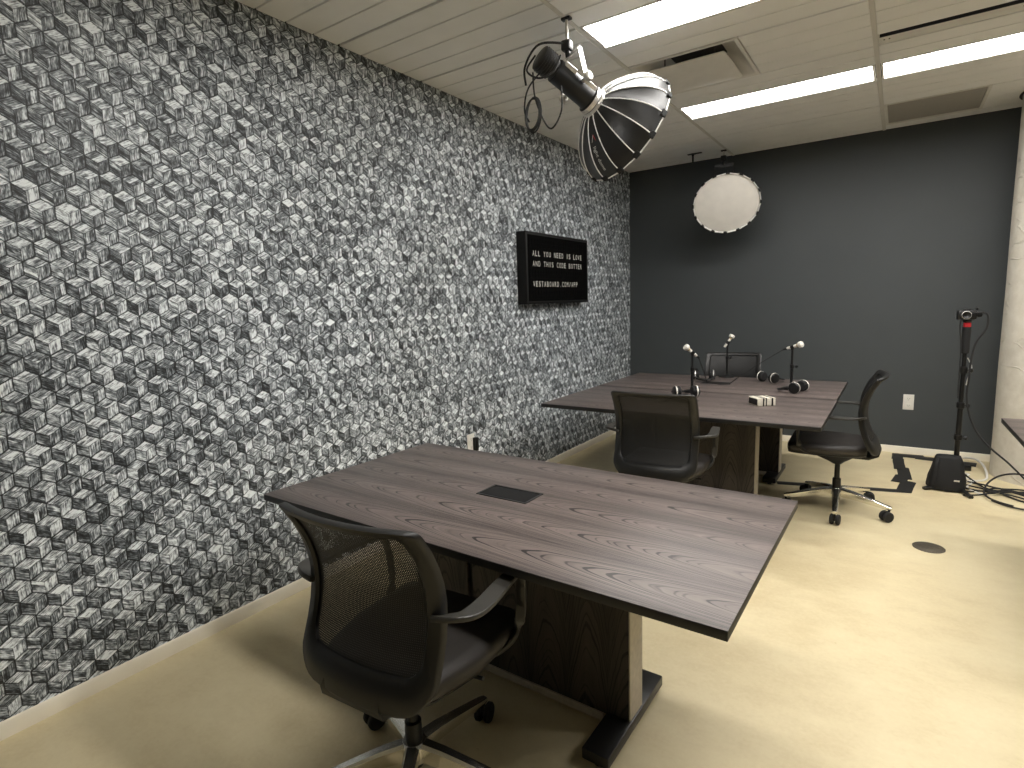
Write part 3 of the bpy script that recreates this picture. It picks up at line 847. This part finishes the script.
def headphones(loc, rz, label, accent):
    t = thing('headphones', label, 'headphones', loc, rz, 'black headphones on the far tables')
    R = .043
    for s in (-1, 1):
        Tm = axis_matrix((s * .062, 0, R), (s, 0, .0))
        MB().lathe([(.030, 0), (.041, .002), (R, .010), (R, .022), (.036, .032), (.018, .035), (.004, .035)], Tm, 28).build('ear_cup', M['black'], t)
        MB().lathe([(.020, -.020), (.034, -.020), (.041, -.012), (.041, -.002), (.030, .0), (.020, -.004)], Tm, 28).build('ear_pad', M['fabric'], t)
        MB().lathe([(R + .0008, .0115), (R + .0022, .014), (R + .0022, .019), (R + .0008, .0205)], Tm, 28, False).build('accent_ring', M['micw'] if accent else M['silver'], t)
    pts = []
    for k in range(13):
        a = PI * k / 12; pts.append((.092 * math.cos(a), .006 + .135 * math.sin(a), R + .004 - .030 * math.sin(a)))
    mb = MB(); mb.sweep(pts, [.014, .024, .026, .024, .014], [.006, .010, .012, .010, .006], (0, .25, 1), 3); mb.build('headband', M['black'], t)
    return t
headphones((1.305, 4.19, ZT), math.radians(35), 'black headphones with pale rings in front of the left microphone stand', True)
headphones((1.165, 5.17, ZT), math.radians(200), 'black headphones beside the stand nearest the dark wall', False)
headphones((1.700, 5.19, ZT), math.radians(-38), 'black headphones with two pale-ringed cups lying between stands near the far edge', True)
headphones((2.000, 4.720, ZT), math.radians(75), 'black headphones lying against the rightmost microphone stand base', True)

# little boxed bundle
t = thing('card_box', 'small cream box with dark bands and dark end lying on the far tables', 'box', (1.858, 4.095, ZT), math.radians(40))
MB().box((0, 0, .026), (.128, .120, .052), bev=.003).build('box_body', M['cardw'], t)
for x, w in ((-.022, .010), (-.003, .008), (.040, .012)):
    MB().box((x, 0, .026), (w, .122, .054), bev=.001, seg=1).build('dark_band', M['black'], t)
mb = MB(); mb.box((-.0645, 0, .026), (.002, .108, .040), bev=.0005, seg=1); mb.build('end_panel', M['black'], t)

# ------------------------------------------------------------------ floor things
mb = MB(); mb.lathe([(.080, 0), (.080, .003), (.074, .005), (.072, .0035), (.068, .0035), (.066, .005), (.02, .0055), (.003, .0055)], None, 40)
for a in range(2): mb.lathe([(.005, .005), (.005, .0065)], Matrix.Translation((.045 * (1 if a else -1), 0, 0)), 10)
o = mb.build('floor_box_cover', M['drain'], loc=(2.820, 3.947, 0)); tag(o, 'round bronze cover plate set in the bare floor', 'floor plate')

# cable run taped to the floor
def quad(mb, a, b, w, z=.002, jag=.0):
    a, b = Vector((a[0], a[1], z)), Vector((b[0], b[1], z)); d = (b - a).normalized(); s_ = Vector((-d.y, d.x, 0)) * w / 2
    L = (b - a).length; n = max(2, int(L / .12)); rr = []
    for k in range(n + 1):
        p = a + d * L * k / n; j = (random.random() - .5) * jag
        rr.append([p + s_ * (1 + j) + Vector((0, 0, -.0018)), p + s_ * (.75 + j) + Vector((0, 0, .0008)), p + Vector((0, 0, .0035)), p - s_ * (.75 - j) + Vector((0, 0, .0008)), p - s_ * (1 - j) + Vector((0, 0, -.0018))])
    mb.loft(rr, caps=True, closed=True)
mb = MB()
quad(mb, (1.86, 4.80), (2.74, 5.035), .085, .0022, .1)
quad(mb, (2.70, 5.00), (2.735, 5.30), .10, .0030, .1); quad(mb, (2.665, 5.24), (2.70, 5.46), .10, .0040, .1); quad(mb, (2.715, 5.36), (2.70, 5.72), .09, .0030, .1); quad(mb, (2.68, 5.64), (2.665, 6.02), .085, .0042, .1)
quad(mb, (2.66, 5.99), (2.66, 6.20), .085, .0030, .1)
quad(mb, (2.63, 6.145), (2.86, 6.165), .13, .0044, .1); quad(mb, (2.80, 6.14), (3.22, 6.08), .14, .0034, .1)
o = mb.build('floor_tape', M['tape'], ang=60); tag(o, 'crooked run of black cloth tape over cables on the floor', 'tape')

# camera stand
SX, SY = 3.018, 5.27
t = thing('camera_stand', 'black monopod stand with red ring, draped with a black bag', 'stand', (SX, SY, 0))
MB().lathe([(.017, .03), (.017, .62), (.021, .622), (.021, .668), (.0145, .67), (.0145, .88), (.020, .882), (.020, .935), (.013, .937), (.013, 1.04)], None, 20).build('pole', M['black'], t)
MB().lathe([(.016, 1.03), (.024, 1.035), (.026, 1.06), (.025, 1.12), (.027, 1.20), (.025, 1.225)], None, 20).build('grip', M['fabric'], t)
MB().lathe([(.022, 1.224), (.024, 1.228), (.024, 1.252), (.020, 1.256)], None, 20).build('red_ring', M['red'], t)
MB().lathe([(.014, 1.25), (.026, 1.262), (.030, 1.266), (.030, 1.276), (.01, 1.276)], None, 20).build('head_plate', M['black'], t)
for z, d in ((.645, (.9, -.4, 0)), (.908, (.9, -.3, 0)), (.40, (1, -.2, 0))):
    mb = MB(); mb.lathe([(.019, z - .022), (.026, z - .018), (.026, z + .018), (.019, z + .022)], None, 16); mb.lathe([(.006, .02), (.006, .036), (.015, .038), (.016, .052), (.010, .056)], axis_matrix((0, 0, z), d), 14); mb.build('clamp_knob', M['black'], t)
for a in (216, 291, 80):
    a = math.radians(a); mb = MB(); mb.sweep([(.02 * math.cos(a), .02 * math.sin(a), .045), (.09 * math.cos(a), .09 * math.sin(a), .030), (.235 * math.cos(a), .235 * math.sin(a), .012)], [.030, .028, .030], [.020, .018, .020]); mb.build('leg', M['black'], t)
mb = MB(); mb.tube([(.018, 0, 1.0), (.045, -.01, .93), (.03, -.02, .86), (.02, -.02, .80)], .004, 6, smooth=6); mb.build('loop_wire', M['silver'], t)
# camera on top
t = thing('camera', 'small black camera facing left on top of the monopod stand', 'camera', (SX - .008, SY, 1.277), math.radians(8))
MB().box((0, 0, .036), (.112, .058, .068), bev=.008).build('camera_body', M['black'], t)
mb = MB(); mb.box((.0, 0, .074), (.040, .045, .014), bev=.004); mb.build('viewfinder', M['black'], t)
MB().lathe([(.028, 0), (.031, .004), (.031, .030), (.026, .034), (.020, .032), (.014, .026), (.003, .024)], axis_matrix((-.012, -.026, .036), (0, -1, 0)), 28).build('lens', M['black'], t)
MB().lathe([(.0285, .0345), (.029, .036), (.0265, .037)], axis_matrix((-.012, -.026, .036), (0, -1, 0)), 28, False).build('lens_ring', M['silver'], t)
mb = MB(); mb.box((.072, -.01, .040), (.030, .030, .040), bev=.004); mb.lathe([(.008, 0), (.008, .02), (.003, .022)], Matrix.Translation((.060, 0, .066)), 12); mb.build('cable_adapter', M['black'], t)
# bag over its feet
def bag():
    mb = MB(); rings = []
    K = [(.012, .132, .115), (.035, .138, .120), (.09, .130, .108), (.16, .114, .092), (.21, .102, .075), (.245, .095, .062), (.262, .086, .050)]
    for z, a, b in K:
        r_ = []
        for k in range(36):
            th = k * 2 * PI / 36; w = 1 + .035 * math.sin(th * 7 + z * 22) + .025 * math.sin(th * 11 - z * 35)
            x = math.copysign(abs(math.cos(th)) ** .55, math.cos(th)) * a * w; y = math.copysign(abs(math.sin(th)) ** .6, math.sin(th)) * b * w
            r_.append(Vector((x + .10 * (z - .1) * .3, y, z)))
        rings.append(r_)
    mb.loft(rings); return mb
t = thing('sandbag', 'slumped black bag on the floor over the feet of the camera stand', 'bag', (SX - .052, SY - .035, 0), math.radians(5)); t.scale = (.86, .80, 1.0)
bag().build('bag_body', M['fabric'], t, ang=70)
mb = MB(); mb.sweep([(-.07, -.03, .255), (-.09, -.10, .22), (-.10, -.125, .12), (-.11, -.13, .05)], .022, .004, (0, 1, 0)); mb.build('strap', M['fabric'], t)
mb = MB(); mb.box((.055, -.121, .095), (.040, .003, .012), bev=.001, seg=1); mb.build('label_tab', M['silver'], t)

# cables on the floor by the column and to the desk
def cable(pts, r, m, label, sm=8, name='cable', grp='black cables heaped at the column'):
    mb = MB(); mb.tube(pts, r, 8, smooth=sm); o = mb.build(name, m); tag(o, label, 'cable', grp); return o
cable([(3.052, 5.225, 1.33), (3.12, 5.22, 1.32), (3.125, 5.23, 1.22), (3.075, 5.235, 1.12), (3.055, 5.235, 1.0), (3.05, 5.235, .85), (3.045, 5.23, .72), (3.07, 5.22, .58), (3.12, 5.20, .46), (3.20, 5.16, .36), (3.30, 5.12, .27), (3.42, 5.08, .14), (3.52, 5.04, .03), (3.62, 5.0, .006)], .0062, M['blackrub'], 'black cable dropping from the camera and slanting down to the right', grp=None)
cable([(2.985, 5.24, 1.305), (2.975, 5.235, 1.24), (2.985, 5.24, 1.14), (2.992, 5.235, 1.02), (2.993, 5.235, .88), (2.995, 5.235, .70)], .0045, M['blackrub'], 'thin black cable hanging down the left side of the monopod', grp=None)
def loop(cx, cy, rx, ry, a0, turns, z=.007, n=14, jit=.0):
    return [(cx + rx * (1 + jit * math.sin(k * 1.7)) * math.cos(a0 + k * 2 * PI * turns / n), cy + ry * (1 + jit * math.cos(k * 1.3)) * math.sin(a0 + k * 2 * PI * turns / n), z + .006 * (k % 2) + .012 * k / n) for k in range(n + 1)]
cable([(3.40 + .215 * math.cos(q), 5.17 + .25 * math.sin(q), .012 + .11 * max(0, math.sin(q)) ** 1.3 + .01 * k / 16) for k in range(17) for q in [-2.6 + k * 2 * PI * 1.1 / 16]], .0065, M['blackrub'], 'big loop of black cable on the floor before the column', 6, grp='black cables heaped at the column')
L_ = 'tangled black cables on the floor between bag and column'
cable([(3.02, 5.42, .008), (3.12, 5.36, .012), (3.22, 5.32, .010), (3.32, 5.30, .016), (3.46, 5.34, .012), (3.62, 5.33, .007)], .0060, M['blackrub'], L_)
cable([(3.03, 5.33, .008), (3.14, 5.25, .014), (3.24, 5.27, .012), (3.34, 5.33, .020), (3.48, 5.28, .010), (3.62, 5.25, .007)], .0065, M['blackrub'], L_)
cable([(3.03, 5.18, .008), (3.12, 5.22, .008), (3.22, 5.25, .018), (3.36, 5.22, .012), (3.46, 5.16, .008), (3.60, 5.14, .007)], .0055, M['blackrub'], L_)
cable([(3.10, 6.12, .008), (3.12, 5.95, .012), (3.10, 5.72, .020), (3.15, 5.52, .012), (3.20, 5.36, .014), (3.28, 5.26, .012), (3.40, 5.12, .008), (3.60, 5.08, .007)], .0065, M['blackrub'], L_)
cable([(3.04, 5.60, .008), (3.12, 5.48, .010), (3.20, 5.40, .022), (3.30, 5.38, .012), (3.42, 5.42, .010), (3.60, 5.40, .007)], .0060, M['blackrub'], L_)
cable([(3.06, 5.10, .008), (3.14, 5.14, .010), (3.24, 5.20, .022), (3.33, 5.28, .02), (3.42, 5.36, .010), (3.60, 5.46, .007)], .0055, M['blackrub'], L_)
cable([(3.20, 5.24, .020), (3.28, 5.34, .024), (3.40, 5.24, .022), (3.50, 5.20, .014), (3.62, 5.18, .007)], .0065, M['blackrub'], L_)
cable([(3.14, 6.22, .02), (3.20, 6.10, .05), (3.245, 5.92, .05), (3.255, 5.72, .012), (3.22, 5.58, .007), (3.12, 5.50, .007), (3.05, 5.40, .007)], .0085, M['white'], 'white cable curving along the floor at the foot of the column', grp=None)
cable([(3.05, 5.66, .007), (3.10, 5.74, .007), (3.14, 5.68, .012), (3.08, 5.60, .007), (3.16, 5.54, .007), (3.10, 5.30, .007), (3.20, 5.16, .007)], .007, M['white'], 'white cable tangled among black ones beside the black bag', grp=None)
t = MB(); t.box((3.045, 5.86, .022), (.24, .055, .040), Matrix.Rotation(.12, 3, 'Z'), bev=.006)
for k in range(4): t.box((2.965 + k * .05, 5.852 + k * .006, .0435), (.026, .026, .003), Matrix.Rotation(.12, 3, 'Z'), bev=.001, seg=1)
tag(t.build('power_strip', M['black']), 'black power strip on the floor behind the black bag', 'power strip')

# ------------------------------------------------------------------ side desk at the right edge
t = thing('side_desk', 'dark wood desk corner jutting in at the right edge of the picture', 'desk', (3.135, 4.306, 0), math.radians(1.2))
mb = MB(); mb.mat(M['top']); mb.box((.40, -.80, .726), (.80, 1.60, .028), bev=.002)
mb.mat(M['edge'])
for f in mb.bm.faces:
    if abs(f.calc_center_median().z - .726) < .0135 or f.calc_center_median().z < .7125: f.material_index = mb.mi
mb.build('desktop', None, t)
for y in (-.25, -1.45):
    MB().box((.52, y, .356), (.50, .03, .711), bev=.002).build('leg_panel', M['edge'], t)
MB().box((.74, -.85, .45), (.02, 1.17, .40)).build('back_panel', M['edge'], t)
t = thing('desk_organizer', 'open black box with white and red things inside on the right desk', 'box', (3.305, 4.13, .7402), math.radians(-8))
mb = MB(); mb.box((-.065, -.10, .080), (.008, .26, .160), bev=.002, seg=1); mb.box((.06, .03, .080), (.25, .008, .160), bev=.002, seg=1); mb.box((.06, -.10, .004), (.25, .26, .008)); mb.box((.06, -.23, .025), (.25, .008, .050), bev=.002, seg=1)
mb.build('tray', M['black'], t)
mb = MB(); mb.tube([(-.03, -.02, .05), (-.02, -.02, .13), (.03, -.02, .17), (.09, -.02, .15)], .006, 8, smooth=6); mb.build('white_wire', M['white'], t)
mb = MB(); mb.box((.02, -.12, .040), (.11, .09, .05), Matrix.Rotation(.3, 3, 'Z'), bev=.01); mb.build('white_case', M['white'], t)
mb = MB(); mb.box((.02, -.17, .022), (.09, .06, .026), bev=.006); mb.build('red_case', M['red'], t)

# ------------------------------------------------------------------ camera
f_, yaw, pitch, roll, cx_, h_ = 561.354, .603962, -.141685, .032865, 2.602585, 1.5
cy, sy, cp, sp, cr, sr = math.cos(yaw), math.sin(yaw), math.cos(pitch), math.sin(pitch), math.cos(roll), math.sin(roll)
Rz = Matrix(((cy, -sy, 0), (sy, cy, 0), (0, 0, 1))); Rx = Matrix(((1, 0, 0), (0, cp, -sp), (0, sp, cp))); Ry = Matrix(((cr, 0, sr), (0, 1, 0), (-sr, 0, cr)))
R = Rz @ Rx @ Ry
X, F, U = R.col[0], R.col[1], R.col[2]
cd = bpy.data.cameras.new('main_camera'); co = bpy.data.objects.new('main_camera', cd); C.objects.link(co)
co.matrix_world = Matrix((X, U, -F)).transposed().to_4x4(); co.location = (cx_, 0, h_)
cd.sensor_width = 36; cd.lens = f_ * 36 / 1024; cd.clip_start = .02
bpy.context.scene.camera = co

w = bpy.data.worlds.new('world'); bpy.context.scene.world = w; w.use_nodes = True
w.node_tree.nodes['Background'].inputs[0].default_value = (.02, .02, .02, 1); w.node_tree.nodes['Background'].inputs[1].default_value = .2
vs = bpy.context.scene.view_settings
vs.view_transform = 'Standard'; vs.look = 'None'; vs.exposure = .15; vs.gamma = 1; vs.use_curve_mapping = False
